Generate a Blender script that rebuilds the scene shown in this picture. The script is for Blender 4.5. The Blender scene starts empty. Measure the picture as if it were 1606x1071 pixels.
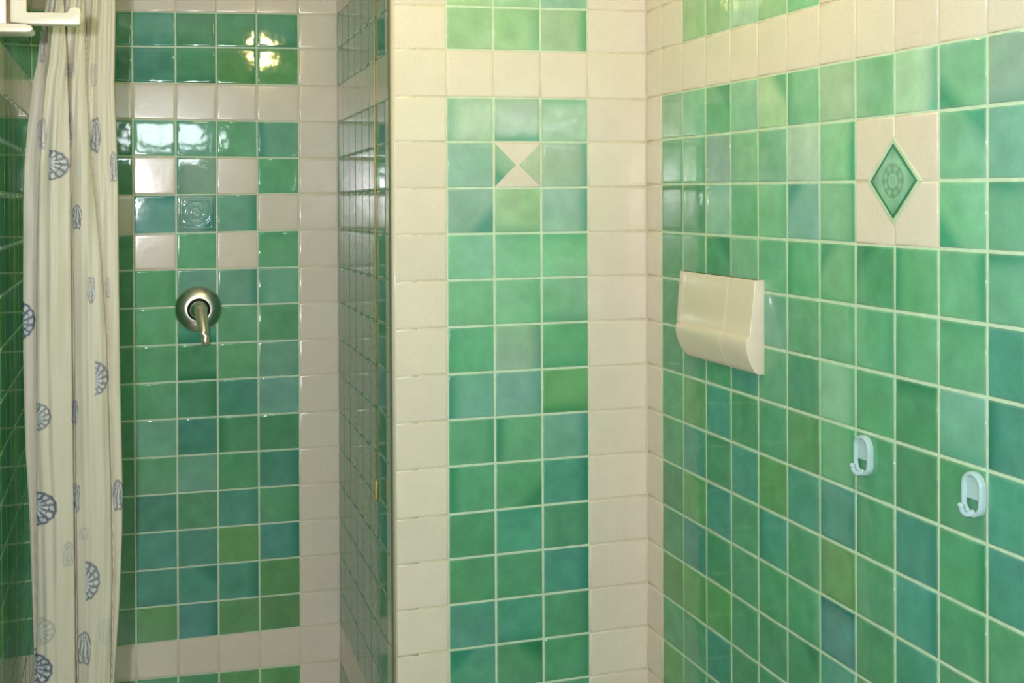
import bpy, math, random
import numpy as np
from mathutils import Vector, Matrix

random.seed(7)
rng = np.random.RandomState(7)
C = bpy.context.scene.collection
scene = bpy.context.scene

# ------------------------------------------------------------------ camera, light, exposure
H0 = 1.55                                   # camera height above the floor
FPX, CX, CY, PITCH, ROLL, YAW = 1792.07, 802.56, 329.48, 0.00885, -0.00356, 0.32274
cam_d = bpy.data.cameras.new('camera')
cam = bpy.data.objects.new('camera', cam_d)
C.objects.link(cam)
cam.location = (0, 0, H0)
cam.rotation_mode = 'QUATERNION'
cam.rotation_quaternion = (Matrix.Rotation(-YAW, 4, 'Z') @ Matrix.Rotation(math.pi/2 - PITCH, 4, 'X')
                           @ Matrix.Rotation(ROLL, 4, 'Z')).to_quaternion()
cam_d.sensor_width = 36
cam_d.lens = FPX/1606*36
cam_d.shift_x = (803-CX)/1606
cam_d.shift_y = -(535.5-CY)/1606
cam_d.clip_start = 0.02
scene.camera = cam

world = bpy.data.worlds.new('world')
scene.world = world
world.use_nodes = True
world.node_tree.nodes['Background'].inputs[0].default_value = (0.75, 0.88, 1.0, 1)
world.node_tree.nodes['Background'].inputs[1].default_value = 0.6

scene.view_settings.view_transform = 'Standard'
scene.view_settings.look = 'None'
scene.view_settings.exposure = 0.03
scene.view_settings.gamma = 1
scene.view_settings.use_curve_mapping = False


def lamp(name, kind, loc, energy, color, **kw):
    d = bpy.data.lights.new(name, kind)
    d.energy = energy
    d.color = color
    for k, v in kw.items():
        setattr(d, k, v)
    o = bpy.data.objects.new(name, d)
    o.location = loc
    C.objects.link(o)
    return o


LAMP_POS = (0.55, 1.90, 2.20)
lamp('pendant_bulb_light', 'POINT', LAMP_POS, 7.5, (1.0, 0.76, 0.28), shadow_soft_size=0.045)
fl = lamp('camera_flash_light', 'AREA', (-0.141, -0.02, 1.62), 34.0, (0.99, 0.95, 1.0), size=0.05)
fl.rotation_euler = (math.radians(90), 0, math.radians(-12))
wl = lamp('window_daylight', 'AREA', (0.25, -1.00, 2.02), 11.0, (0.86, 0.94, 1.0), size=0.60, shape='RECTANGLE', size_y=0.26)
wl.rotation_euler = (math.radians(90), 0, 0)
w2 = lamp('side_window_daylight', 'AREA', (-0.245, 0.16, 1.56), 3.2, (0.86, 0.94, 1.0), size=0.22, shape='RECTANGLE', size_y=0.92)
w2.rotation_euler = (0, math.radians(-90), 0)


# ------------------------------------------------------------------ helpers
def s2l(c):
    out = []
    for v in c:
        v /= 255.0
        out.append(v/12.92 if v <= 0.04045 else ((v+0.055)/1.055)**2.4)
    return tuple(out)


def ray(u, v):
    """room direction of a pixel of the 1606x1071 frame (x right, y deep, z up)"""
    X, Y = u-CX, v-CY
    cr, sr = math.cos(ROLL), math.sin(ROLL)
    X_, Y_ = cr*X+sr*Y, -sr*X+cr*Y
    x, z = X_/FPX, -Y_/FPX
    cp, sp = math.cos(PITCH), math.sin(PITCH)
    y, zz = cp+z*sp, z*cp-sp
    c, s = math.cos(YAW), math.sin(YAW)
    return (x*c+y*s, -x*s+y*c, zz)


def tag(o, label=None, cat=None, group=None, kind=None):
    if label: o['label'] = label
    if cat: o['category'] = cat
    if group: o['group'] = group
    if kind: o['kind'] = kind
    return o


def empty(name, loc, label, cat, group=None):
    o = bpy.data.objects.new(name, None)
    o.location = loc
    o.empty_display_size = 0.05
    C.objects.link(o)
    tag(o, label, cat, group)
    return o


class MB:
    """collects geometry with face attributes and links it as one object"""
    def __init__(self):
        self.v, self.f, self.c1, self.c2, self.uv, self.mi = [], [], [], [], [], []

    def add(self, verts, faces, mat=0, col=(1, 1, 1), pool=(.5, .5, 0), uvs=None):
        b = len(self.v)
        self.v += [tuple(p) for p in verts]
        for f in faces:
            self.f.append([b+i for i in f])
            self.mi.append(mat)
            self.c1.append(col)
            self.c2.append(pool)
            self.uv.append([uvs[i] if uvs else (.5, .5) for i in f])

    def box(self, x0, x1, y0, y1, z0, z1, mat=0, col=(1, 1, 1)):
        vs = [(x, y, z) for x in (x0, x1) for y in (y0, y1) for z in (z0, z1)]
        fs = [(0, 1, 3, 2), (4, 6, 7, 5), (0, 4, 5, 1), (2, 3, 7, 6), (0, 2, 6, 4), (1, 5, 7, 3)]
        self.add(vs, fs, mat, col)

    def build(self, name, mats, parent=None, smooth=False, loc=None):
        me = bpy.data.meshes.new(name)
        off = Vector(loc) if loc is not None else Vector((0, 0, 0))
        me.from_pydata([tuple(Vector(p)-off) for p in self.v], [], self.f)
        for m in (mats if isinstance(mats, (list, tuple)) else [mats]):
            me.materials.append(m)
        me.polygons.foreach_set('material_index', self.mi)
        me.polygons.foreach_set('use_smooth', [smooth]*len(self.f))
        ca = me.color_attributes.new('glaze', 'FLOAT_COLOR', 'CORNER')
        cb = me.color_attributes.new('pool', 'FLOAT_COLOR', 'CORNER')
        ul = me.uv_layers.new(name='tile')
        A, B, U = [], [], []
        for f, c, p, uv in zip(self.f, self.c1, self.c2, self.uv):
            for k in range(len(f)):
                A += [c[0], c[1], c[2], 1]
                B += [p[0], p[1], p[2], 1]
                U += [uv[k][0], uv[k][1]]
        ca.data.foreach_set('color', A)
        cb.data.foreach_set('color', B)
        ul.data.foreach_set('uv', U)
        me.validate()
        me.update()
        o = bpy.data.objects.new(name, me)
        C.objects.link(o)
        if parent: o.parent = parent
        if loc is not None: o.location = off
        return o


def bevel(o, w, seg=3, angle=30):
    m = o.modifiers.new('bevel', 'BEVEL')
    m.width = w
    m.segments = seg
    m.limit_method = 'ANGLE'
    m.angle_limit = math.radians(angle)
    for p in o.data.polygons: p.use_smooth = True
    return o


def new_mat(name):
    m = bpy.data.materials.new(name)
    m.use_nodes = True
    nt = m.node_tree
    return m, nt, nt.nodes['Principled BSDF']


def nd(nt, t, **kw):
    n = nt.nodes.new(t)
    for k, v in kw.items(): setattr(n, k, v)
    return n


def mathn(nt, op, a, b=None, c=None, clamp=False):
    n = nd(nt, 'ShaderNodeMath', operation=op, use_clamp=clamp)
    for i, x in enumerate((a, b, c)):
        if x is None: continue
        if isinstance(x, (int, float)): n.inputs[i].default_value = x
        else: nt.links.new(x, n.inputs[i])
    return n.outputs[0]


def mixc(nt, fac, a, b, mode='MIX'):
    n = nd(nt, 'ShaderNodeMix', data_type='RGBA', blend_type=mode)
    for i, x in ((0, fac), (6, a), (7, b)):
        if isinstance(x, (int, float)): n.inputs[i].default_value = x
        elif isinstance(x, tuple): n.inputs[i].default_value = (*x, 1)
        else: nt.links.new(x, n.inputs[i])
    return n.outputs[2]


def glaze_material(name, mottled=1.0, pool_tint=(0.30, 0.66, 0.62), bump=0.25, rough=0.07):
    m, nt, P = new_mat(name)
    L = nt.links
    at = nd(nt, 'ShaderNodeAttribute', attribute_name='glaze')
    po = nd(nt, 'ShaderNodeAttribute', attribute_name='pool')
    uv = nd(nt, 'ShaderNodeUVMap', uv_map='tile')
    tc = nd(nt, 'ShaderNodeTexCoord')
    su = nd(nt, 'ShaderNodeSeparateXYZ'); L.new(uv.outputs[0], su.inputs[0])
    sp = nd(nt, 'ShaderNodeSeparateColor'); L.new(po.outputs[0], sp.inputs[0])
    n1 = nd(nt, 'ShaderNodeTexNoise'); n1.inputs['Scale'].default_value = 22; n1.inputs['Detail'].default_value = 3
    L.new(tc.outputs['Object'], n1.inputs[0])
    n2 = nd(nt, 'ShaderNodeTexNoise'); n2.inputs['Scale'].default_value = 9; n2.inputs['Detail'].default_value = 2
    L.new(tc.outputs['Object'], n2.inputs[0])
    n3 = nd(nt, 'ShaderNodeTexNoise'); n3.inputs['Scale'].default_value = 160; n3.inputs['Detail'].default_value = 4
    L.new(tc.outputs['Object'], n3.inputs[0])
    cu = mathn(nt, 'SUBTRACT', su.outputs[0], 0.5)
    cv = mathn(nt, 'SUBTRACT', su.outputs[1], 0.5)
    dx = mathn(nt, 'MULTIPLY_ADD', sp.outputs[0], 2.0, -1.0)
    dy = mathn(nt, 'MULTIPLY_ADD', sp.outputs[1], 2.0, -1.0)
    d = mathn(nt, 'ADD', mathn(nt, 'MULTIPLY', cu, dx), mathn(nt, 'MULTIPLY', cv, dy))
    d = mathn(nt, 'ADD', d, mathn(nt, 'MULTIPLY_ADD', n1.outputs[0], 0.34, -0.17))
    mr = nd(nt, 'ShaderNodeMapRange', interpolation_type='SMOOTHSTEP')
    mr.inputs[1].default_value = 0.18; mr.inputs[2].default_value = 0.50
    L.new(d, mr.inputs[0])
    pf = mathn(nt, 'MULTIPLY', mr.outputs[0], sp.outputs[2], clamp=True)
    base = at.outputs[0]
    # soft cloudy variation of the glaze thickness
    v1 = mathn(nt, 'MULTIPLY_ADD', n1.outputs[0], 0.55*mottled, 1.0-0.275*mottled)
    comb = nd(nt, 'ShaderNodeCombineColor')
    for i in range(3): L.new(v1, comb.inputs[i])
    col = mixc(nt, 1.0, base, comb.outputs[0], 'MULTIPLY')
    v2 = nd(nt, 'ShaderNodeMapRange'); v2.inputs[1].default_value = 0.35; v2.inputs[2].default_value = 0.7
    L.new(n2.outputs[0], v2.inputs[0])
    if mottled > 0.5:
        lite = mixc(nt, 1.0, col, (1.18, 1.02, 1.22), 'MULTIPLY')
        col = mixc(nt, v2.outputs[0], col, lite)
    # speckle
    v3 = mathn(nt, 'MULTIPLY_ADD', n3.outputs[0], 0.16, 0.92)
    comb3 = nd(nt, 'ShaderNodeCombineColor')
    for i in range(3): L.new(v3, comb3.inputs[i])
    col = mixc(nt, 1.0, col, comb3.outputs[0], 'MULTIPLY')
    dark = mixc(nt, 1.0, col, pool_tint, 'MULTIPLY')
    col = mixc(nt, pf, col, dark)
    # thin glaze on the rim lets the body show
    e = mathn(nt, 'MAXIMUM', mathn(nt, 'ABSOLUTE', cu), mathn(nt, 'ABSOLUTE', cv))
    er = nd(nt, 'ShaderNodeMapRange'); er.inputs[1].default_value = 0.44; er.inputs[2].default_value = 0.5
    er.inputs[4].default_value = 0.28 if mottled > 0.5 else 0.1
    L.new(e, er.inputs[0])
    col = mixc(nt, er.outputs[0], col, (0.50, 0.50, 0.38))
    L.new(col, P.inputs['Base Color'])
    P.inputs['Roughness'].default_value = rough
    P.inputs['IOR'].default_value = 1.52
    bn = nd(nt, 'ShaderNodeTexNoise'); bn.inputs['Scale'].default_value = 14; bn.inputs['Detail'].default_value = 2.5
    L.new(tc.outputs['Object'], bn.inputs[0])
    b = nd(nt, 'ShaderNodeBump'); b.inputs['Strength'].default_value = bump; b.inputs['Distance'].default_value = 0.004
    L.new(bn.outputs[0], b.inputs['Height'])
    L.new(b.outputs[0], P.inputs['Normal'])
    return m


def simple(name, rgb, rough=0.4, metallic=0.0, noise=0.06, nscale=30, ior=1.46, bump=0.0):
    m, nt, P = new_mat(name)
    tc = nd(nt, 'ShaderNodeTexCoord')
    n = nd(nt, 'ShaderNodeTexNoise'); n.inputs['Scale'].default_value = nscale; n.inputs['Detail'].default_value = 4
    nt.links.new(tc.outputs['Object'], n.inputs[0])
    c = s2l(rgb)
    col = mixc(nt, n.outputs[0], tuple(x*(1-noise) for x in c), tuple(min(1, x*(1+noise)) for x in c))
    nt.links.new(col, P.inputs['Base Color'])
    P.inputs['Roughness'].default_value = rough
    P.inputs['Metallic'].default_value = metallic
    P.inputs['IOR'].default_value = ior
    if bump:
        b = nd(nt, 'ShaderNodeBump'); b.inputs['Strength'].default_value = bump; b.inputs['Distance'].default_value = 0.002
        nt.links.new(n.outputs[0], b.inputs['Height']); nt.links.new(b.outputs[0], P.inputs['Normal'])
    return m


GREEN = glaze_material('green_glaze')
GREEN_FLAT = glaze_material('green_glaze_smooth', bump=0.10)
CREAM = glaze_material('cream_glaze', mottled=0.18, bump=0.15, rough=0.20)


def grout_material():
    m, nt, P = new_mat('grout')
    at = nd(nt, 'ShaderNodeAttribute', attribute_name='glaze')
    tc = nd(nt, 'ShaderNodeTexCoord')
    n = nd(nt, 'ShaderNodeTexNoise'); n.inputs['Scale'].default_value = 45; n.inputs['Detail'].default_value = 5
    nt.links.new(tc.outputs['Object'], n.inputs[0])
    c = mixc(nt, n.outputs[0], (0.72, 0.72, 0.70), (1.12, 1.12, 1.1))
    nt.links.new(mixc(nt, 1.0, at.outputs[0], c, 'MULTIPLY'), P.inputs['Base Color'])
    P.inputs['Roughness'].default_value = 0.55
    return m


GROUT = grout_material()
PLASTER = simple('plaster', (226, 222, 205), 0.8, bump=0.2)
WHITE = simple('white_plastic', (222, 214, 194), 0.28, noise=0.03)
CERAMIC = simple('cream_ceramic', (230, 214, 196), 0.12, noise=0.03, ior=1.52)
HOOKM = simple('pale_blue_plastic', (178, 208, 214), 0.3, noise=0.03)
BRASS = simple('golden_cord', (206, 178, 84), 0.35, metallic=0.3)
CHROME = simple('chrome', (235, 232, 226), 0.27, metallic=1.0, noise=0.05)
LEVER = simple('worn_chrome', (236, 226, 198), 0.33, metallic=.75, noise=.15, nscale=60)
DARKM = simple('dark_joint', (28, 30, 24), 0.5)
STEEL = simple('brushed_rail', (200, 200, 200), 0.3, metallic=1.0)

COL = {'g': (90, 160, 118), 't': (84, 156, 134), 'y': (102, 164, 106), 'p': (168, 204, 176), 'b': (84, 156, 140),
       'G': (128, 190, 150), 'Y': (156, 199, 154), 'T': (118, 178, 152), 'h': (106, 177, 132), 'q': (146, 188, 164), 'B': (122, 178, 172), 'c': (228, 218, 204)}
EDGE = {'0': (0, 0, 0), 'L': (-1, 0, 1), 'R': (1, 0, 1), 'T': (0, 1, 1), 'B': (0, -1, 1),
        'a': (-.75, .75, 1), 'd': (.75, .75, 1), 'e': (-.75, -.75, 1), 'f': (.75, -.75, 1),
        'l': (-1, 0, .55), 'r': (1, 0, .55), 'k': (0, 1, .55), 'u': (0, -1, .55)}
GREEN_GROUT = s2l((208, 234, 208))
CREAM_GROUT = s2l((226, 216, 192))


def jitter(c, a=0.07, h=0.05):
    k = 1+random.uniform(-a, a)
    return tuple(max(0, x*k*(1+random.uniform(-h, h))) for x in c)


def tile_wall(name, P, N, rows, cols, code, gap=0.0052, thick=0.05, flip=False, pillow=1.0, green=None):
    """rows/cols: fitted joint lines, rows top to bottom z=a+b*t, cols t=c+d*z; P(t,z)->point; code(i,j)->'xE'"""
    mb = MB()
    N = Vector(N)

    def joint(i, j):
        (a, b), (c, d) = rows[i], cols[j]
        t = c
        for _ in range(3):
            z = a+b*t
            t = c+d*z
        return t, z
    G = [[joint(i, j) for j in range(len(cols))] for i in range(len(rows))]
    tz = lambda p: Vector(P(p[0], p[1]))
    for i in range(len(rows)-1):
        for j in range(len(cols)-1):
            cd = code(i, j)
            q = [G[i+1][j], G[i+1][j+1], G[i][j+1], G[i][j]]      # BL BR TR TL
            w = (q[1][0]-q[0][0]); h = (q[3][1]-q[0][1])
            cream = cd[0] == 'c'
            gc = CREAM_GROUT if cream else GREEN_GROUT
            base = [tz(p) for p in q]
            order = [0, 1, 2, 3] if not flip else [3, 2, 1, 0]
            mb.add(base, [order], 2, gc)
            if w < 0.012: continue
            col = jitter(s2l(COL[cd[0]]), 0.03 if cream else 0.09, 0.012 if cream else 0.05)
            if cd[1] == '?':
                r_ = random.random()
                e = random.choice([EDGE[k] for k in 'LRTBadeflrku']) if r_ < .45 else EDGE['0']
            else:
                e = EDGE[cd[1]]
            pool = (e[0]*.5+.5, e[1]*.5+.5, 0 if cream else e[2]*random.uniform(.75, 1.0))
            g = (gap*0.30 if cream else gap*0.5)
            prof = [(g, -0.0006), (g+0.0004, 0.0008), (g+0.0014, 0.0014), (g+0.0050, 0.0014+.00022*pillow), (g+0.012, 0.0014+.0003*pillow)]
            tilt = [random.uniform(-.00035, .00035)*min(1, pillow+.15) for _ in range(4)]
            vs, uvs = [], []
            for ins, hh in prof:
                iu, iv = ins/w, ins/h
                for k, (a_, b_) in enumerate(((iu, iv), (1-iu, iv), (1-iu, 1-iv), (iu, 1-iv))):
                    t = (q[0][0]*(1-a_)+q[1][0]*a_)*(1-b_)+(q[3][0]*(1-a_)+q[2][0]*a_)*b_
                    z = (q[0][1]*(1-a_)+q[1][1]*a_)*(1-b_)+(q[3][1]*(1-a_)+q[2][1]*a_)*b_
                    vs.append(tz((t, z))+N*(hh+tilt[k]))
                    uvs.append((a_, b_))
            fs = []
            for r in range(len(prof)-1):
                for k in range(4):
                    a0, a1 = r*4+k, r*4+(k+1) % 4
                    f = [a0, a1, a1+4, a0+4]
                    fs.append(f if not flip else f[::-1])
            last = (len(prof)-1)*4
            f = [last, last+1, last+2, last+3]
            fs.append(f if not flip else f[::-1])
            mb.add(vs, fs, 1 if cream else 0, col, pool, uvs)
    # masonry behind the tiles
    tl, tr, bl, br = G[0][0], G[0][-1], G[-1][0], G[-1][-1]
    fr = [tz(p)-N*0.002 for p in (bl, br, tr, tl)]
    bk = [p-N*thick for p in fr]
    mb.add(fr+bk, [(0, 1, 2, 3), (4, 7, 6, 5), (0, 4, 5, 1), (1, 5, 6, 2), (2, 6, 7, 3), (3, 7, 4, 0)], 3)
    o = mb.build(name, [green or GREEN, CREAM, GROUT, PLASTER], smooth=True)
    tag(o, kind='structure')
    o['G'] = 0
    del o['G']
    return o, G


# ------------------------------------------------------------------ fitted joint lines (metres, z from the camera height)
def zr(lst): return [(a+H0, b) for a, b in lst]


FLOOR_Z = -H0
TOP = 0.95


def complete(rows, first, last):
    """add joints up to the ceiling and down to the floor"""
    out = list(rows)
    a, b = out[0]
    while a < TOP-0.13:
        a += 0.109
        out.insert(0, (a, b*0.5))
    out.insert(0, (TOP, 0))
    a, b = out[-1]
    while a > FLOOR_Z+0.13:
        a -= 0.1095
        out.append((a, b*0.4))
    out.append((FLOOR_Z, 0))
    return out


M_rows = [(0.5676, .0243), (0.4588, 0.0243), (0.3557, 0.0209), (0.2443, 0.0121), (0.138, 0.0106), (0.0279, 0.0077), (-0.0808, 0.0023),
          (-0.1903, 0.0026), (-0.3014, 0.0027), (-0.4126, 0.0006), (-0.5216, -0.0034), (-0.6322, -0.0032), (-0.7459, 0.0054),
          (-0.8529, -0.0005), (-0.9614, -0.0044), (-1.0693, -0.006)]            # joints -1..14
M_cols = [(-0.1273, -0.0022), (-0.0009, -0.0007), (0.1173, -0.0016), (0.2389, -0.0025), (0.3601, -0.0009), (0.5175, 0)]
S_rows = [(0.5447, 0.0326), (0.4442, 0.027), (0.3408, 0.0128), (0.2369, 0.0028), (0.1308, -0.0034), (0.0173, 0.0061), (-0.097, 0.0136),
          (-0.1995, -0.0025), (-0.3098, 0.0012), (-0.4204, -0.0012), (-0.5285, -0.0013), (-0.6347, -0.0116), (-0.7439, -0.0117),
          (-0.8529, -0.014), (-0.9622, -0.0141), (-1.0716, -0.0143), (-1.1788, -0.0183), (-1.2839, -0.016), (-1.3846, -0.0381)]   # -1..17
S_cols = [(-0.1613, 0), (-0.11, 0), (0.0, 0), (0.1091, -0.0001), (0.2257, 0.0014), (0.3416, 0.0011), (0.4614, -0.0001), (0.5824, 0.0014), (0.7044, 0.0)]
R_rows = [(0.5752, -.005), (0.4682, -.005), (0.3654, -0.005), (0.2523, -0.0057), (0.1439, -0.0045), (0.0363, -0.0077), (-0.0788, -0.0012),
          (-0.1888, -0.0014), (-0.3004, -0.0002), (-0.4103, -0.0007), (-0.5212, -0.0014), (-0.6313, -0.0005), (-0.74, -0.0005),
          (-0.8509, 0.0031), (-0.9611, 0.0063), (-1.0696, 0.010)]
R_cols = [(-0.0996, 0)] + [(x, 0) for x in (-0.0006, 0.1099, 0.222, 0.3343, 0.4467, 0.556, 0.6676, 0.7797, 0.8894, 0.9995, 1.1087)]
while R_cols[-1][0] < 3.3: R_cols.append((R_cols[-1][0]+0.11, 0))
R_cols.append((3.4138, 0))


def relabel(full, fitted, first):
    """index of joint 'first' inside the completed list"""
    return full.index(fitted[0])-first


YM, YS, XR, XL, YB = 2.6134, 3.4815, 1.226, -0.26, -0.90
XP0, XP1 = 0.5868, 0.6057          # shower-side face of the pier: front and back

# --- front face of the pier: one cream column, three green, one cream
Mf = complete(M_rows, -1, 14); mo = relabel(Mf, M_rows, -1)
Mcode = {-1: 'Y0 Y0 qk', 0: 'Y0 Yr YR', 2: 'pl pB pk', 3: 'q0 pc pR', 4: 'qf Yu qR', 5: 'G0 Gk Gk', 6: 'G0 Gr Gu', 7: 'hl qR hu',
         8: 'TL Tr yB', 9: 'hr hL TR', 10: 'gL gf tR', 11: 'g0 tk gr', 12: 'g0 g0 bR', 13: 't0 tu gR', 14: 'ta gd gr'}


def m_code(i, j):
    r = i-mo
    if j in (0, 4) or r == 1 or r < -3: return 'c0'
    if r in Mcode:
        s = Mcode[r].split()[j-1]
        return 'c0' if s[1] == 'c' else s
    return random.choice('ggty')+'?'


wall_pier, GM = tile_wall('wall_partition', lambda t, z: (0.7141+t, YM, z), (0, -1, 0), zr(Mf), M_cols, m_code)

# --- right wall
Rf = complete(R_rows, -1, 14); ro = relabel(Rf, R_rows, -1)
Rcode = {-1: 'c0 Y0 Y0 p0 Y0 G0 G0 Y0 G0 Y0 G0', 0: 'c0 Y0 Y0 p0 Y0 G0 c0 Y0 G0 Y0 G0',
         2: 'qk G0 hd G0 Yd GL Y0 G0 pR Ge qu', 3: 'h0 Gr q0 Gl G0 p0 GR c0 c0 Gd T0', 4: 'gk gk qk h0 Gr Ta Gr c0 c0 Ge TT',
         5: 'g0 h0 gd G0 h0 hL ha ga hL hR TT', 6: 'g0 g0 g0 g0 T0 h0 h0 hr hl hk t0', 7: 'g0 g0 gk t0 h0 g0 Gr hl gT Tu tL',  # teal tiles under the tissue holder have its shadow in their colour
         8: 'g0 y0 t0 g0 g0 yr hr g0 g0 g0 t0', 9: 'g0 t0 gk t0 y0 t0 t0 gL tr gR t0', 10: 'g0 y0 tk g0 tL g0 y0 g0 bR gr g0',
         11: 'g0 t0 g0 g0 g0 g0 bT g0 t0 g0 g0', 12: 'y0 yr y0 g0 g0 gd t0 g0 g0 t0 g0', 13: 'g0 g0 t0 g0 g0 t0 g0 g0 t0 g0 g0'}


def r_code(i, j):
    r = i-ro
    if j == 0 or r == 1: return 'c0'
    if r < 1 and j < 2: return 'c0'
    if r in Rcode and j-1 < 11: return Rcode[r].split()[j-1]
    return random.choice('ggty')+'?'


wall_right, GR = tile_wall('wall_right', lambda t, z: (XR+max(0, -t)*0.07, 2.5138-t, z), (-1, 0, 0), zr(Rf), R_cols, r_code)

# --- back wall of the shower
Sf = complete(S_rows, -1, 17); so = relabel(Sf, S_rows, -1)
Scode = {-1: 'y0 y0 g0 t0 g0 gu gu', 0: 'y0 y0 g0 t0 gB yr y0', 2: 'g0 g0 g0 T0 Tl h0 TL', 3: 'g0 g0 g0 c0 qL c0 h0', 4: 'g0 g0 c0 BT bR TR c0',  # lighter greens in these rows stand in for light missing on this wall
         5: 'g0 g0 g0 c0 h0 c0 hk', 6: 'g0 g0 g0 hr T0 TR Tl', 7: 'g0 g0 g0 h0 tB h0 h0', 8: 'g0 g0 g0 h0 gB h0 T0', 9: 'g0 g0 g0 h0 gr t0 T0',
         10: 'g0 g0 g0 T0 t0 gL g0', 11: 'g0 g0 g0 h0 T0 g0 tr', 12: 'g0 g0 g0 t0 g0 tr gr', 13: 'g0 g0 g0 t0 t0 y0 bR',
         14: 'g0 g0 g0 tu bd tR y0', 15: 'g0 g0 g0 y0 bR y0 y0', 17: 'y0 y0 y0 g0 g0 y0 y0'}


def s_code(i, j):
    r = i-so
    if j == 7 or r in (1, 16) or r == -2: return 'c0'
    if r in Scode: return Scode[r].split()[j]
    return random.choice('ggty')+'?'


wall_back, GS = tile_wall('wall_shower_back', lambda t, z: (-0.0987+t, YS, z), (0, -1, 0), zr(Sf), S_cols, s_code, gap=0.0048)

# --- shower side face of the pier (runs deep), joints interpolated between the two walls it joins
RT = []
mfi = {k: Mf[k+mo] for k in range(-1, 15)}
for i, (a, b) in enumerate(Sf):
    k = i-so
    back = a+b*0.7044
    front = (mfi[k][0]+mfi[k][1]*-0.127) if k in mfi else back+(0.01 if 0 < i < len(Sf)-1 else 0)
    RT.append((front, (back-front)/(YS-YM)))
n_ret = 8
ret_cols = [(x, 0) for x in ([0.0]+[(YS-YM)*k/n_ret for k in range(1, n_ret)]+[YS-YM])]
Nr = Vector((-(YS-YM), (XP1-XP0), 0)).normalized()


def ret_code(i, j):
    r = i-so
    if j == 0 or r in (1, 16) or r == -2: return 'c0'
    return random.choice('ggt')+random.choice('00?')


tile_wall('wall_partition_side', lambda t, z: (XP0+(XP1-XP0)*t/(YS-YM), YM+t, z), Nr, zr(RT), ret_cols, ret_code, gap=0.0016, flip=True, pillow=.05, green=GREEN_FLAT)

# --- left wall, from the shower corner towards the camera
LF = []
for i, (a, b) in enumerate(Sf): LF.append((a+b*-0.16, 0))
LF[0] = (TOP, 0); LF[-1] = (FLOOR_Z, 0)
l_cols = [(0.11*k, 0) for k in range(40)]
l_cols = [c for c in l_cols if c[0] < YS-YB-0.02]+[(YS-YB, 0)]


def l_code(i, j):
    r = i-so
    if r in (1, 16) or r == -2: return 'c0'
    return random.choice('ggty')+random.choice('00?')


wall_left, _ = tile_wall('wall_left', lambda t, z: (XL, YS-t, z), (1, 0, 0), zr(LF), l_cols, l_code, gap=0.0035, flip=True, pillow=.1, green=GREEN_FLAT)

# --- room shell that the photo does not show but that shapes the light
tilefloor = simple('floor_tile', (188, 184, 160), 0.3)
mb = MB(); mb.box(XL-.05, XR+.1, YB-.1, YS+.06, -0.06, 0.0)
tag(mb.build('floor', tilefloor), kind='structure')
mb = MB(); mb.box(XL-.05, XR+.1, YB-.1, YS+.06, H0+TOP, H0+TOP+0.06)
tag(mb.build('ceiling', PLASTER), kind='structure')
WX0, WX1, WZ0, WZ1 = -0.05, 0.55, 1.89, 2.15
mb = MB()
mb.box(XL-.05, WX0, YB-.08, YB, 0, H0+TOP); mb.box(WX1, XR+.1, YB-.08, YB, 0, H0+TOP)
mb.box(WX0, WX1, YB-.08, YB, 0, WZ0); mb.box(WX0, WX1, YB-.08, YB, WZ1, H0+TOP)
tag(mb.build('wall_front', PLASTER), kind='structure')
win = MB()
win.box(WX0, WX1, YB-.05, YB-.02, WZ0, WZ0+.02); win.box(WX0, WX1, YB-.05, YB-.02, WZ1-.02, WZ1)
win.box(WX0, WX0+.02, YB-.05, YB-.02, WZ0, WZ1); win.box(WX1-.02, WX1, YB-.05, YB-.02, WZ0, WZ1)
win.box(.245, .258, YB-.05, YB-.02, WZ0+.02, WZ1-.02)
w1 = win.build('window_1', WHITE); tag(w1, kind='structure')
win = MB()
for (ya, yb, za, zb) in ((-.34, .66, 1.42, 1.44), (-.34, .66, 1.68, 1.70), (-.34, -.32, 1.44, 1.68), (.64, .66, 1.44, 1.68), (.15, .17, 1.44, 1.68)):
    win.box(XL+.001, XL+.024, ya, yb, za, zb)
w2f = win.build('window_2', WHITE); tag(w2f, kind='structure')

# ------------------------------------------------------------------ decorative tiles set into the walls


def relief_patch(name, P, N, half_t, half_z, ct, cz, shape, height, mat, colf, parent, label, n=64, flip=False):
    """grid of a raised tile; shape(a,b)->inside 0..1 outline scaling, height(a,b) in metres, a,b in -1..1"""
    mb = MB(); N = Vector(N)
    vs, uvs = [], []
    for r in range(n+1):
        for c in range(n+1):
            a, b = -1+2*c/n, -1+2*r/n
            x, y = shape(a, b)
            vs.append(Vector(P(ct+x*half_t, cz+y*half_z))+N*height(a, b, x, y)); uvs.append((.5+.5*x, .5+.5*y))
    base = len(mb.v)
    mb.v += [tuple(p) for p in vs]
    for r in range(n):
        for c in range(n):
            i = r*(n+1)+c
            f = [i, i+1, i+n+2, i+n+1]
            a, b = -1+2*(c+.5)/n, -1+2*(r+.5)/n
            mb.f.append(f if not flip else f[::-1]); mb.mi.append(0)
            col, pool = colf(a, b)
            mb.c1.append(col); mb.c2.append(pool)
            mb.uv.append([uvs[k] for k in mb.f[-1]])
    o = mb.build(name, mat, parent, smooth=True)
    tag(o, label)
    return o


def ring(d, r, w, h): return h*math.exp(-((d-r)/w)**2)


PM = lambda t, z: (0.7141+t, YM, z)
PR = lambda t, z: (XR, 2.5138-t, z)
PS = lambda t, z: (-0.0987+t, YS, z)


# embossed square tile in the middle of the shower's chequered diamond
def cell(G, off, r, j):
    q = [G[r+1+off][j], G[r+1+off][j+1], G[r+off][j+1], G[r+off][j]]
    ct = sum(p[0] for p in q)/4; cz = sum(p[1] for p in q)/4
    return ct, cz, (q[1][0]-q[0][0])/2, (q[3][1]-q[0][1])/2


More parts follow.
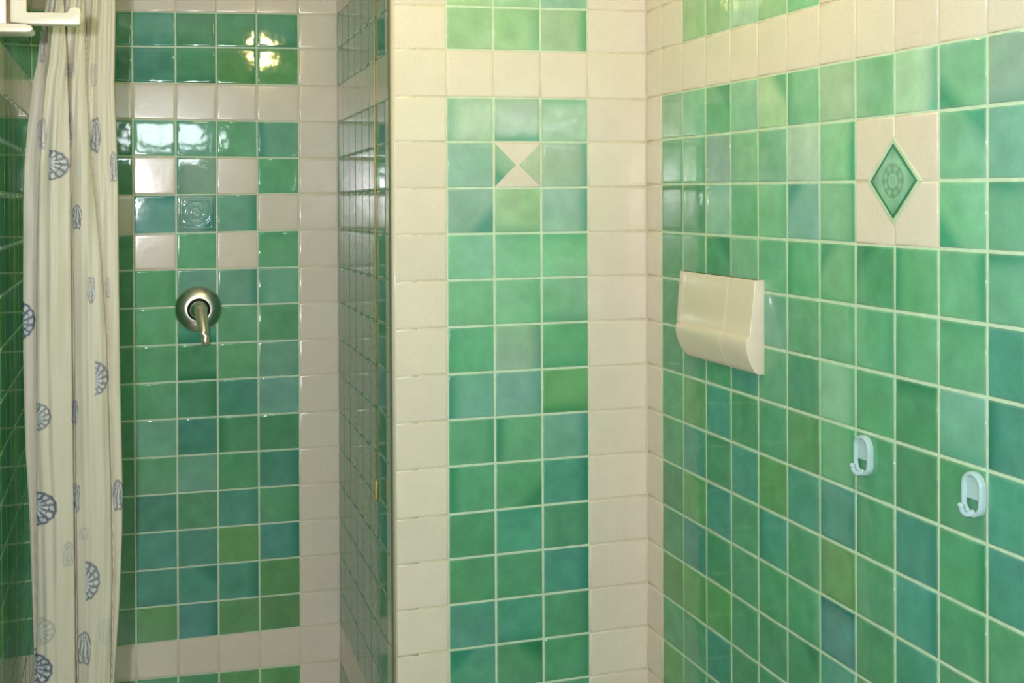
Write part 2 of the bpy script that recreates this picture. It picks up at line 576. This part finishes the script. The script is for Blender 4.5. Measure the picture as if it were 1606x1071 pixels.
ct, cz, ht, hz = cell(GS, so, 4, 4)
teal = s2l((134, 184, 168))


def emb_h(a, b, x, y):
    m = max(abs(a), abs(b)); d = math.hypot(a, b)
    if m > .985: return -0.001
    h = 0.0024+ring(m, .78, .05, .0022)
    if m < .70:
        h += ring(d, .46, .06, .0020)+ring(d, .14, .09, .0018)
        th = math.atan2(b, a)
        h += .0012*math.exp(-((d-.80)/.10)**2)*max(0, math.cos(2*th+math.pi))**2 + .0012*math.exp(-((d-.78)/.12)**2)*abs(math.sin(2*th))**3
    return h


def emb_c(a, b):
    m = max(abs(a), abs(b)); d = math.hypot(a, b)
    k = 1.0-.25*math.exp(-((m-.89)/.05)**2)-.22*math.exp(-((m-.66)/.05)**2)*(1 if m < .78 else 0)-.2*math.exp(-((d-.30)/.07)**2)
    return tuple(x*k for x in teal), (1.0, .3, .85)


relief_patch('embossed_tile', PS, (0, -1, 0), ht-.0026, hz-.0026, ct, cz, lambda a, b: (a, b), emb_h, GREEN, emb_c, wall_back,
             'blue-green tile embossed with a ring inside a square frame')

# diamond tile across four cream tiles on the right wall
dt, dz = GR[4+ro][9]
dt -= .001
gl = s2l((138, 194, 158))


def dia_shape(a, b):
    return ((a-b)/2, (a+b)/2)


def dia_h(a, b, x, y):
    m = max(abs(a), abs(b))
    if m > .99: return -0.0005
    if m > .84: return 0.0034
    h = 0.0042-(.0016 if m > .76 else 0)
    d = math.hypot(a, b)
    if m < .72: h += ring(d, .60, .05, .0009)+ring(d, .40, .05, .0007)+ring(d, .18, .05, .0009)
    return h


def dia_c(a, b):
    m = max(abs(a), abs(b)); d = math.hypot(a, b); th = math.atan2(b, a)
    if m > .84: return s2l((190, 214, 178)), (.5, .5, 0)
    if m > .74: return s2l((62, 132, 96)), (.5, .5, 0)
    k = 1-.22*math.exp(-((d-.5)/.045)**2)-.25*math.exp(-((d-.28)/.05)**2)
    k -= .30*math.exp(-((d-.40)/.12)**2)*(0.5+0.5*math.cos(8*th)) + .12*math.exp(-((d-.10)/.04)**2)
    if d > .72: k -= .3*max(0, (d-.72)/.25)
    return tuple(x*k for x in gl), (.5, .5, 0)


relief_patch('diamond_tile', PR, (-1, 0, 0), 0.074, 0.076, dt, dz, dia_shape, dia_h, GREEN, dia_c, wall_right,
             'green diamond tile with an embossed rosette set across four cream tiles', n=80)

# cream tile with two green triangles on the pier
bt, bz, bht, bhz = cell(GM, mo, 3, 2)
mb = MB()
for s, colr, pool in ((-1, (150, 192, 160), (.15, .1, .9)), (1, (176, 200, 170), (.5, .5, 0))):
    e = bht-.0030; tip = .0042; hz_ = bhz-.0035
    tri = [(s*e, -hz_), (s*tip, 0), (s*e, hz_)]
    inner = [(s*(e-.001), -hz_+.0028), (s*(tip+.0022), 0), (s*(e-.001), hz_-.0028)]
    vs = [(0.7141+bt+x, YM-.0012, bz+y) for x, y in tri]+[(0.7141+bt+x, YM-.0031, bz+y) for x, y in inner]
    uvs = [(.5+x/(2*bht), .5+y/(2*bhz)) for x, y in tri+inner]
    fs = [[3, 4, 5], [0, 1, 4, 3], [1, 2, 5, 4], [2, 0, 3, 5]]
    if s > 0: fs = [f[::-1] for f in fs]
    fs = [f[::-1] for f in fs] if False else fs
    mb.add(vs, fs, 0, s2l(colr), pool, uvs)
o = mb.build('bow_tie_tile', GREEN, wall_pier)
tag(o, 'cream tile with two green triangles pointing at each other')


# ------------------------------------------------------------------ shower valve
def lathe(mb, prof, center, axis_y=-1, n=64, mat=0, cap=True):
    """profile of (radius, distance out of the wall along -y)"""
    vs = []
    for r, d in prof:
        for k in range(n):
            a = 2*math.pi*k/n
            vs.append((center[0]+r*math.cos(a), center[1]-d, center[2]+r*math.sin(a)))
    fs = []
    for i in range(len(prof)-1):
        for k in range(n):
            k2 = (k+1) % n
            fs.append([i*n+k, i*n+k2, (i+1)*n+k2, (i+1)*n+k])
    if cap: fs.append([(len(prof)-1)*n+k for k in range(n)])
    mb.add(vs, fs, mat)


def tube(mb, pts, radii, n=16, mat=0, cap=True, squash=1.0):
    pts = [Vector(p) for p in pts]
    vs, fs = [], []
    up = Vector((0, 0, 1))
    for i, p in enumerate(pts):
        t = (pts[min(i+1, len(pts)-1)]-pts[max(i-1, 0)]).normalized()
        ref = up if abs(t.dot(up)) < .95 else Vector((1, 0, 0))
        a = t.cross(ref).normalized(); b = a.cross(t).normalized()
        for k in range(n):
            th = 2*math.pi*k/n
            vs.append(p+a*(radii[i]*math.cos(th))+b*(radii[i]*squash*math.sin(th)))
    for i in range(len(pts)-1):
        for k in range(n):
            k2 = (k+1) % n
            fs.append([i*n+k, i*n+k2, (i+1)*n+k2, (i+1)*n+k])
    if cap:
        fs.append([k for k in range(n)][::-1]); fs.append([(len(pts)-1)*n+k for k in range(n)])
    mb.add(vs, fs, mat)


mb = MB()
tube(mb, [(XP0-.0003, YM+.0003, 0.002), (XP0-.0003, YM+.0003, H0+TOP-.002)], [.0024]*2, n=20)
o = mb.build('trim_1', CERAMIC, smooth=True); tag(o, 'cream corner bead on the edge of the shower pier', kind='structure')


def on_plane_y(u, v, y):
    d = ray(u, v); t = y/d[1]
    return Vector((d[0]*t, y, d[2]*t+H0))


def on_plane_x(u, v, x):
    d = ray(u, v); t = x/d[0]
    return Vector((x, d[1]*t, d[2]*t+H0))


vc = on_plane_y(311.5, 485, YS-.012)
val = empty('shower_valve', (vc.x, YS, vc.z), 'round chrome shower mixer with a downward lever on the green shower wall', 'shower valve')
mb = MB()
lathe(mb, [(.0685, .0), (.0685, .004), (.067, .0075), (.062, .013), (.052, .0195), (.042, .0235), (.034, .025), (.0315, .0245), (.0305, .019)], (vc.x, YS-.0015, vc.z))
o = mb.build('escutcheon', CHROME, None, smooth=True); o.parent = val; o.matrix_parent_inverse = Matrix.Translation(-val.location)
mb = MB()
lathe(mb, [(.0300, .015), (.0300, .024), (.029, .027), (.0255, .028)], (vc.x, YS-.0015, vc.z))
o = mb.build('collar', DARKM, None, smooth=True); o.parent = val; o.matrix_parent_inverse = Matrix.Translation(-val.location)
tag(o, 'dark ring around the lever hub')
mb = MB()
lathe(mb, [(.0255, .022), (.0255, .040), (.0245, .049), (.020, .056), (.012, .0595), (.004, .0605)], (vc.x-.001, YS-.0015, vc.z))
o = mb.build('lever_hub', CHROME, None, smooth=True); o.parent = val; o.matrix_parent_inverse = Matrix.Translation(-val.location)
tip = on_plane_y(323, 540, YS-.100)
p0 = Vector((vc.x+.001, YS-.045, vc.z+.008))
lev = []
for k in range(15):
    t = k/14
    p = p0.lerp(tip, t); p.y -= .012*math.sin(math.pi*t)
    lev.append(p)
mb = MB()
rad = [.0200-.0085*(k/14)**.8 for k in range(15)]
lev.append(lev[-1]+(lev[-1]-lev[-2])*.35); rad.append(.003); rad[-2] = .0108
tube(mb, lev, rad, n=24)
o = mb.build('lever', LEVER, None, smooth=True); o.parent = val; o.matrix_parent_inverse = Matrix.Translation(-val.location)


# ------------------------------------------------------------------ hooded ceramic holder on the right wall
def holder():
    y1 = 2.042                                     # near end; the far end is larger y
    y0 = 2.395
    zt = on_plane_x(1196, 441, XR-.02).z
    zb = on_plane_x(1200, 590, XR-.012).z
    Hh = zt-zb
    t = empty('tissue_holder', (XR, (y0+y1)/2, zb), 'cream ceramic hooded tissue holder on the green right wall', 'tissue holder')
    # profile: (height fraction from the bottom, distance out of the wall)
    prof = [(0.0, .0125), (.02, .0185), (.08, .0265), (.15, .0330), (.24, .0385), (.31, .0405), (.36, .0395), (.385, .0365), (.395, .0330), (.41, .0315),
            (.60, .0275), (.80, .0235), (.97, .0200), (.995, .0185), (1.0, .0150)]

    def body(ya, yb, grow, name, label=None, endround=0.0):
        mb = MB()
        ny = 24
        vs = []
        for k in range(ny+1):
            f = k/ny
            y = ya+(yb-ya)*f
            # the far lower corner of the cover is rounded off
            for hf, d in prof:
                e = 0
                if endround:
                    de = max(0, 1-(ya-y)/endround) if ya > y else 1
                    e = (1-math.sqrt(max(0, 1-de*de)))
                lowcut = e*(.55 if hf < .4 else .12)
                vs.append((XR-.002-(d+grow)*(1-.85*e if hf < .4 else 1-.45*e), y, zb+Hh*(hf+(.4-hf)*lowcut if hf < .4 else hf)))
        n = len(prof)
        fs = []
        for k in range(ny):
            for i in range(n-1):
                a = k*n+i
                fs.append([a, a+1, a+n+1, a+n])
        # back and ends closed against the wall
        b = len(vs)
        for k in (0, ny):
            for i in range(n):
                x, y, z = vs[k*n+i]
                vs.append((XR-.001, y, z))
        for s, k in ((0, 0), (1, ny)):
            for i in range(n-1):
                q = [k*n+i, k*n+i+1, b+s*n+i+1, b+s*n+i]
                fs.append(q)
        fs.append([b, b+n, ny*n, 0]); fs.append([b+n-1, n-1, ny*n+n-1, b+2*n-1])
        mb.add(vs, fs)
        o = mb.build(name, CERAMIC, None)
        o.parent = t; o.matrix_parent_inverse = Matrix.Translation(-t.location)
        bevel(o, .0012, 2, 35)
        if label: tag(o, label)
        return o
    ys = 2.150                                      # seam between lid and end block
    body(y0, ys+.0008, 0.0, 'lid', endround=.05)
    body(ys-.0008, y1+.004, .0012, 'end_block')
    # flat cheek facing the room
    mb = MB()
    pts = [(d+.0015, zb+Hh*hf) for hf, d in prof]
    n = len(pts)
    vs = [(XR-.0005, y1+.005, zb-.0005)]+[(XR-.002-d, y1+.005, z) for d, z in pts]+[(XR-.0005, y1+.005, zt+.0005)]
    vs += [(x, y1, z) for x, y, z in vs]
    m = n+2
    fs = [list(range(m))[::-1], [m+i for i in range(m)]]
    for i in range(m):
        j = (i+1) % m
        fs.append([i, j, m+j, m+i])
    mb.add(vs, fs)
    o = mb.build('cheek', CERAMIC, None); o.parent = t; o.matrix_parent_inverse = Matrix.Translation(-t.location)
    bevel(o, .001, 2, 35)
    # thin lip line under the top edge of the lid
    mb = MB()
    mb.box(XR-.0238, XR-.0215, ys+.008, y0-.012, zb+Hh*.855, zb+Hh*.875)
    o = mb.build('lip', CERAMIC, None); o.parent = t; o.matrix_parent_inverse = Matrix.Translation(-t.location)
    bevel(o, .0008, 2)
    return t


holder()


# ------------------------------------------------------------------ oval wall hooks
def hook(u, v, hgt, label):
    c = on_plane_x(u, v, XR-.004)
    t = empty('wall_hook', (XR, c.y, c.z), label, 'wall hook', 'pale blue oval hooks on the right wall')
    W, Hh = hgt*.64, hgt
    r = W/2

    def outline(off, n=18):
        """stadium outline, y offset and z offset"""
        pts = []
        for k in range(n+1):
            a = math.pi*k/n
            pts.append(((r+off)*math.cos(a), Hh/2-r+(r+off)*math.sin(a)))
        for k in range(n+1):
            a = math.pi+math.pi*k/n
            pts.append(((r+off)*math.cos(a), -(Hh/2-r)+(r+off)*math.sin(a)))
        return pts
    x0 = -.0022
    layers = [(-.0, x0), (0, x0-.0075), (-.0010, x0-.0098), (-.0030, x0-.0105), (-.0058, x0-.0104), (-.0074, x0-.0088), (-.0080, x0-.0045)]
    mb = MB(); vs = []
    for off, x in layers:
        vs += [(x, -y, z) for y, z in outline(off)]
    n = len(outline(0)); fs = []
    for i in range(len(layers)-1):
        for k in range(n):
            k2 = (k+1) % n
            fs.append([i*n+k, i*n+k2, (i+1)*n+k2, (i+1)*n+k])
    mb.add(vs, fs)
    o = mb.build('rim', HOOKM, t, smooth=True)
    # recessed face with the opening cut in its lower half
    mb = MB()
    inner = outline(-.0078)
    zc = -Hh*.10                                    # lower edge of the face plate
    top = [(y, z) for y, z in inner if z > zc]
    top = [(inner[0][0], zc)]+top+[(-inner[0][0], zc)] if False else top
    rr_ = r-.0078
    poly = [(rr_, zc)]+[(y, z) for y, z in inner[:19]]+[(-rr_, zc)]
    vs = [(x0-.0055, -y, z) for y, z in poly]+[(x0-.0030, -y, z) for y, z in poly]
    m = len(poly)
    fs = [list(range(m)), [m+i for i in range(m)][::-1]]+[[i, m+i, m+(i+1) % m, (i+1) % m] for i in range(m)]
    mb.add(vs, fs)
    mb.build('face', HOOKM, t)
    # the prong rises from the bottom of the rim and curls out towards the room
    mb = MB(); pts = []; rad = []
    for k in range(17):
        s = k/16
        a = -math.pi/2+s*math.pi*.62
        out = .006+.020*math.sin(s*math.pi/2)
        z = -Hh/2+.007+.011*max(0, (s-.35)/.65)**1.5 - .002*math.sin(s*math.pi)
        pts.append((-out, .004*s, z)); rad.append(.0054-.0014*s)
    tube(mb, pts, rad, n=14)
    cx_, cy_, cz_ = pts[-1]
    ball = []
    for i in range(9):
        ph = math.pi*i/8
        ball.append([(cx_+.0054*math.cos(ph)*-.3+.0054*math.sin(ph)*math.cos(2*math.pi*k/14), cy_+.0054*math.sin(ph)*math.sin(2*math.pi*k/14), cz_+.0054*math.cos(ph)) for k in range(14)])
    vs = [p for r_ in ball for p in r_]
    fs = [[i*14+k, i*14+(k+1) % 14, (i+1)*14+(k+1) % 14, (i+1)*14+k] for i in range(8) for k in range(14)]
    mb.add(vs, fs)
    mb.build('prong', HOOKM, t, smooth=True)
    return t


hook(1356, 714, .0715, 'small pale blue oval hook on the green right wall, nearer the tissue holder')
hook(1529, 775, .0700, 'small pale blue oval hook on the green right wall, close to the right edge')

# ------------------------------------------------------------------ pull cord in front of the pier's side
pc_y = 2.79
d = ray(588, 300)
cx_, cy_ = d[0]/d[1]*pc_y, pc_y
ztop = H0+TOP; zend = on_plane_y(589, 784, pc_y).z; ztog = on_plane_y(589, 754, pc_y).z
cord = empty('pull_cord', (cx_, cy_, ztop), 'thin golden pull cord with a small toggle hanging beside the shower pier', 'pull cord')
mb = MB(); tube(mb, [(0, 0, 0), (0, 0, -(ztop-ztog)*.5), (0, 0, -(ztop-ztog))], [.0013]*3, n=8)
mb.build('cord', BRASS, cord, smooth=True)
mb = MB(); L_ = ztog-zend
tube(mb, [(0, 0, ztog-ztop+.002), (0, 0, ztog-ztop-.006), (0, 0, ztog-ztop-L_*.5), (0, 0, zend-ztop+.006), (0, 0, zend-ztop)], [.0018, .0042, .0040, .0044, .0022], n=16)
mb.build('toggle', BRASS, cord, smooth=True)

# ------------------------------------------------------------------ shower curtain
YC = 2.665


def interp(v, table):
    xs, ys = zip(*table)
    return np.interp(v, xs, ys)


LEFT = [(-60, 80), (0, 74), (52, 64), (100, 59), (130, 52), (200, 43), (260, 38), (330, 36), (550, 36), (700, 40), (800, 46), (950, 51), (1071, 55), (1300, 60)]
RIGHT = [(-60, 181), (0, 182), (130, 180), (200, 183), (300, 186), (450, 187), (600, 189), (700, 191), (780, 193), (840, 192), (950, 188), (1010, 184), (1071, 180), (1300, 178)]
E1 = [(-60, 84), (0, 80), (100, 73), (200, 66), (300, 60), (450, 57), (1071, 58), (1300, 58)]
E2 = [(-60, 100), (0, 102), (100, 108), (220, 113), (450, 115), (800, 119), (1071, 122), (1300, 124)]
E3 = [(-60, 132), (0, 134), (110, 136), (260, 145), (400, 160), (530, 169), (770, 176), (900, 178), (1071, 175), (1300, 172)]
SH = [  # u, v, half width, half height, strength, turn
    (67, 75, 5, 27, .7, 0), (68, 212, 8, 24, .65, 0), (96, 260, 17, 25, 1, -.5), (150, 212, 8, 28, .9, 0), (122, 340, 7, 19, .95, 0),
    (45, 499, 13, 31, 1.15, 1.57), (144, 453, 6, 21, .75, 0), (169, 452, 4, 17, .5, 0), (161, 590, 11, 28, .9, .2), (72, 645, 12, 23, .9, 1.2),
    (119, 643, 5, 19, .8, 0), (77, 785, 17, 28, 1.1, -.8), (122, 775, 5, 22, .8, 0), (185, 780, 8, 25, .9, 0), (147, 903, 12, 33, .95, .3),
    (133, 1008, 11, 26, .8, 0), (71, 1031, 16, 27, 1.1, -.5), (77, 972, 14, 23, .4, .3), (109, 858, 9, 19, .4, 0), (178, 262, 6, 24, .8, 0),
    (112, 114, 8, 12, .4, 0), (113, 200, 4, 22, .5, 0), (147, 118, 6, 18, .35, 0), (166, 985, 9, 20, .22, 0), (133, 830, 8, 10, .3, 0)]


def build_curtain():
    nx, nz = 170, 1150
    z_top, z_bot = 2.265, 0.25
    zs = np.linspace(z_top, z_bot, nz+1)
    # pixel row of each height on the curtain plane
    vv = np.array([0.0]*(nz+1))
    va = np.linspace(-60, 1900, 500)
    za = np.array([on_plane_y(110, v, YC).z for v in va])
    vv = np.interp(-zs, -za, va)
    X = np.zeros((nz+1, nx+1)); Y = X.copy(); Ucoord = X.copy()
    s = np.linspace(0, 1, nx+1)
    for i, v in enumerate(vv):
        vc_ = min(max(v, -60), 1300)
        l, r = interp(vc_, LEFT), interp(vc_, RIGHT)
        e = [l, interp(vc_, E1), interp(vc_, E2), interp(vc_, E3), r]
        u = l+(r-l)*s
        dpt = np.zeros_like(u)
        base = [.012, .040, .034, .010]; amp = [.008, .014, .016, .008]
        for k in range(4):
            m = (u >= e[k]) & (u <= e[k+1])
            w = (u-e[k])/(e[k+1]-e[k]+1e-6)
            prof = np.clip(np.sin(np.pi*np.clip(w, 0, 1)), 0, 1)**.55
            dpt = np.where(m, base[k]*np.clip(prof*3, 0, 1)+amp[k]*prof, dpt)
        gather = np.clip((300-v)/330, 0, 1)
        for f, a, ph in ((6.3, .0011, .4), (10.1, .0007, 1.9), (15.7, .0003, 3.1)):
            drift = .5*math.sin(v*.0035*(f*.12)+ph)
            dpt += (a*(1+1.8*gather))*np.sin(2*np.pi*f*s+ph+drift)
        dpt += .0022*np.sin(v*.012+s*9)+.0012*np.sin(v*.031+s*17)
        d1, d2 = ray(0, v), ray(220, v)
        # straight line map u -> x on the plane y=YC
        us = np.array([0., 60., 120., 180., 240.])
        xs_ = np.array([on_plane_y(q, v, YC).x for q in us])
        X[i] = np.interp(u, us, xs_)
        Y[i] = YC-dpt
        Ucoord[i] = u
    V2 = np.repeat(vv[:, None], nx+1, 1)
    base = np.array(s2l((220, 214, 198)))
    col = np.ones((nz+1, nx+1, 3))*base
    # a faint second tone between the ribs of the cloth
    ink_d = np.array(s2l((36, 56, 108))); ink_m = np.array(s2l((118, 142, 180))); ink_w = np.array(s2l((226, 230, 230)))
    wob = rng.rand(40)*6.28
    for q, (u0, v0, hw, hh, st, turn) in enumerate(SH):
        half = hw >= 11 and turn != 0
        if half:                                   # the left part of the shell is folded away
            dx = (Ucoord-(u0-hw))/(2*hw); dy = (V2-v0)/hh
            inside = dx > 0
        else:
            dx = (Ucoord-u0)/hw; dy = (V2-v0)/hh
            inside = np.abs(dx) < 1
        th = np.arctan2(dy, dx)
        if half:
            rr = np.hypot(dx, dy)*(1+.05*np.abs(np.sin(th*7+wob[q])))
        else:
            rr = (np.abs(dx)**3.2+np.abs(dy)**3.2)**(1/3.2)*(1+.06*np.sin(th*5+wob[q]))
        m = (rr < 1.0) & inside
        if not m.any(): continue
        if half:
            ang = np.arctan2(dy-.15*np.sign(turn), dx+.18); rad = np.hypot(dy-.15*np.sign(turn), dx+.18)
            ray_ = .5+.5*np.sin(ang*15+wob[q])
        else:
            ang = np.arctan2(dx, dy+1.6); rad = np.hypot(dx, dy+1.6)
            ray_ = .5+.5*np.sin(ang*(9+hw)+wob[q]+.8*np.sin(dy*6+wob[q]))
        tone = .5+.5*np.sin(dy*4+wob[q]*2)
        fill = ink_m*(1-ray_[..., None])+ink_w*ray_[..., None]
        fill = fill*(1-.35*tone[..., None])+ink_m*.35*tone[..., None]
        edge = (rr > .84) | ((ray_ < .22) & (rad > .45)) | (np.abs(rr-.55-.05*np.sin(ang*9)) < .035)
        shell = np.where(edge[..., None], ink_d, fill)
        grain = .75+.25*np.sin(Ucoord*1.9+V2*.7+wob[q])*np.sin(V2*1.3+wob[q]*3)
        a = np.clip(st*.95*grain*np.clip((1-rr)*14, 0, 1), 0, 1)[..., None]*m[..., None]
        col = col*(1-a)+shell*a
    verts = np.stack([X, Y, np.repeat(zs[:, None], nx+1, 1)], -1).reshape(-1, 3)
    idx = np.arange((nz+1)*(nx+1)).reshape(nz+1, nx+1)
    quads = np.stack([idx[:-1, :-1], idx[1:, :-1], idx[1:, 1:], idx[:-1, 1:]], -1).reshape(-1, 4)
    me = bpy.data.meshes.new('shower_curtain')
    me.vertices.add(len(verts)); me.vertices.foreach_set('co', verts.ravel())
    me.loops.add(quads.size); me.loops.foreach_set('vertex_index', quads.ravel())
    me.polygons.add(len(quads))
    me.polygons.foreach_set('loop_start', np.arange(0, quads.size, 4))
    me.polygons.foreach_set('loop_total', np.full(len(quads), 4))
    me.polygons.foreach_set('use_smooth', np.ones(len(quads), bool))
    ca = me.color_attributes.new('print', 'FLOAT_COLOR', 'POINT')
    ca.data.foreach_set('color', np.concatenate([col.reshape(-1, 3), np.ones((len(verts), 1))], 1).ravel())
    me.update(); me.validate()
    m, nt, P = new_mat('curtain_cloth')
    at = nd(nt, 'ShaderNodeAttribute', attribute_name='print')
    tc = nd(nt, 'ShaderNodeTexCoord')
    mp = nd(nt, 'ShaderNodeMapping'); mp.inputs['Scale'].default_value = (40, 40, 5)
    nt.links.new(tc.outputs['Object'], mp.inputs[0])
    n = nd(nt, 'ShaderNodeTexNoise'); n.inputs['Scale'].default_value = 1.0; n.inputs['Detail'].default_value = 4
    nt.links.new(mp.outputs[0], n.inputs[0])
    v = mixc(nt, n.outputs[0], (.95, .95, .94), (1.04, 1.04, 1.03))
    cc = mixc(nt, 1.0, at.outputs[0], v, 'MULTIPLY')
    nt.links.new(cc, P.inputs['Base Color'])
    P.inputs['Roughness'].default_value = .45
    tr = nd(nt, 'ShaderNodeBsdfTranslucent'); nt.links.new(cc, tr.inputs[0])
    mx = nd(nt, 'ShaderNodeMixShader'); mx.inputs[0].default_value = .18
    out = nt.nodes['Material Output']
    nt.links.new(P.outputs[0], mx.inputs[1]); nt.links.new(tr.outputs[0], mx.inputs[2]); nt.links.new(mx.outputs[0], out.inputs[0])
    me.materials.append(m)
    o = bpy.data.objects.new('shower_curtain', me)
    C.objects.link(o)
    sm = o.modifiers.new('cloth', 'SOLIDIFY'); sm.thickness = .0006
    tag(o, 'cream shower curtain printed with blue seashells, gathered at the left of the shower opening', 'shower curtain')
    return o


build_curtain()
mb = MB(); tube(mb, [(XL+.003, YC, 2.29), (.1, YC, 2.29), (XP0-.003, YC, 2.29)], [.011]*3, n=20)
o = mb.build('curtain_rod', STEEL, smooth=True)
tag(o, 'metal rod across the shower opening above the curtain', 'curtain rod')

# ------------------------------------------------------------------ white plastic rack at the upper left
def rack():
    yy = 2.15
    PX = lambda u, v, y=yy: on_plane_y(u, v, y)
    t = empty('towel_rack', (XL, yy, PX(10, 45).z), 'cream-white plastic towel rack with an upturned arm end in front of the curtain top', 'towel rack')

    def part(name, poly, ya, yb, bw, label=None, mat=WHITE):
        """outline in the vertical plane across the room, given a depth range"""
        vs = [(p.x, ya, p.z) for p in poly]+[(p.x, yb, p.z) for p in poly]
        m = len(poly)
        fs = [list(range(m)), [m+i for i in range(m)][::-1]]+[[i, m+i, m+(i+1) % m, (i+1) % m] for i in range(m)]
        mb = MB(); mb.add(vs, fs)
        o = mb.build(name, mat, None); o.parent = t; o.matrix_parent_inverse = Matrix.Translation(-t.location)
        bevel(o, bw, 3, 40)
        if label: tag(o, label)
        return o
    z_up = PX(20, -90).z
    xw = XL+.003
    a = lambda u, v: PX(u, v)
    # board against the wall, seen at the frame's edge
    p = [Vector((xw, 0, a(5, 39).z)), a(11, 39), Vector((a(11, 39).x, 0, z_up)), Vector((xw, 0, z_up))]
    part('back_board', p, yy-.01, yy+.03, .002)
    # foot with a rounded nose
    pts = [Vector((xw, 0, a(5, 52.5).z)), a(40, 52)]
    for k in range(1, 8):
        an = -math.pi/2+math.pi*k/8
        pts.append(a(43+9*math.cos(an), 46.0-6*math.sin(an)))
    pts += [a(40, 38.5), Vector((xw, 0, a(5, 38.5).z))]
    part('foot', pts, yy-.012, yy+.05, .002)
    # L shaped arm with the upturned end
    x17, x40 = a(17, 30).x, a(41, 20).x
    pts = [Vector((x17, 0, z_up)), a(17, 36.5), a(50, 39.5), a(122, 41), a(127, 40), a(127, 20)]
    for k in range(0, 9):
        an = math.pi*k/8
        pts.append(a(117+9*math.cos(an), 17.5-5*math.sin(an)))
    pts += [a(106.5, 20), a(104, 21.2), a(42, 21), Vector((x40, 0, z_up))]
    part('arm', pts, yy-.014, yy+.010, .0028)
    # brown strip filling the gap between board and arm
    p = [a(10, 38), a(18, 38), Vector((a(18, 38).x, 0, z_up)), Vector((a(10, 38).x, 0, z_up))]
    part('gap_strip', p, yy+.005, yy+.012, .001, 'brown strip between board and arm', simple('brown_plastic', (120, 100, 40), .5))


rack()

# ------------------------------------------------------------------ pendant lamp (above the view; it lights the room and shows in the tiles)
lp = empty('pendant_lamp', (LAMP_POS[0], LAMP_POS[1], H0+TOP), 'small pendant lamp hanging from the white ceiling', 'lamp')
mb = MB(); tube(mb, [(0, 0, 0), (0, 0, -.23)], [.004, .004], n=10); mb.build('stem', STEEL, lp, smooth=True)
mb = MB(); tube(mb, [(0, 0, 0), (0, 0, -.02)], [.05, .045], n=32); mb.build('ceiling_rose', WHITE, lp, smooth=True)
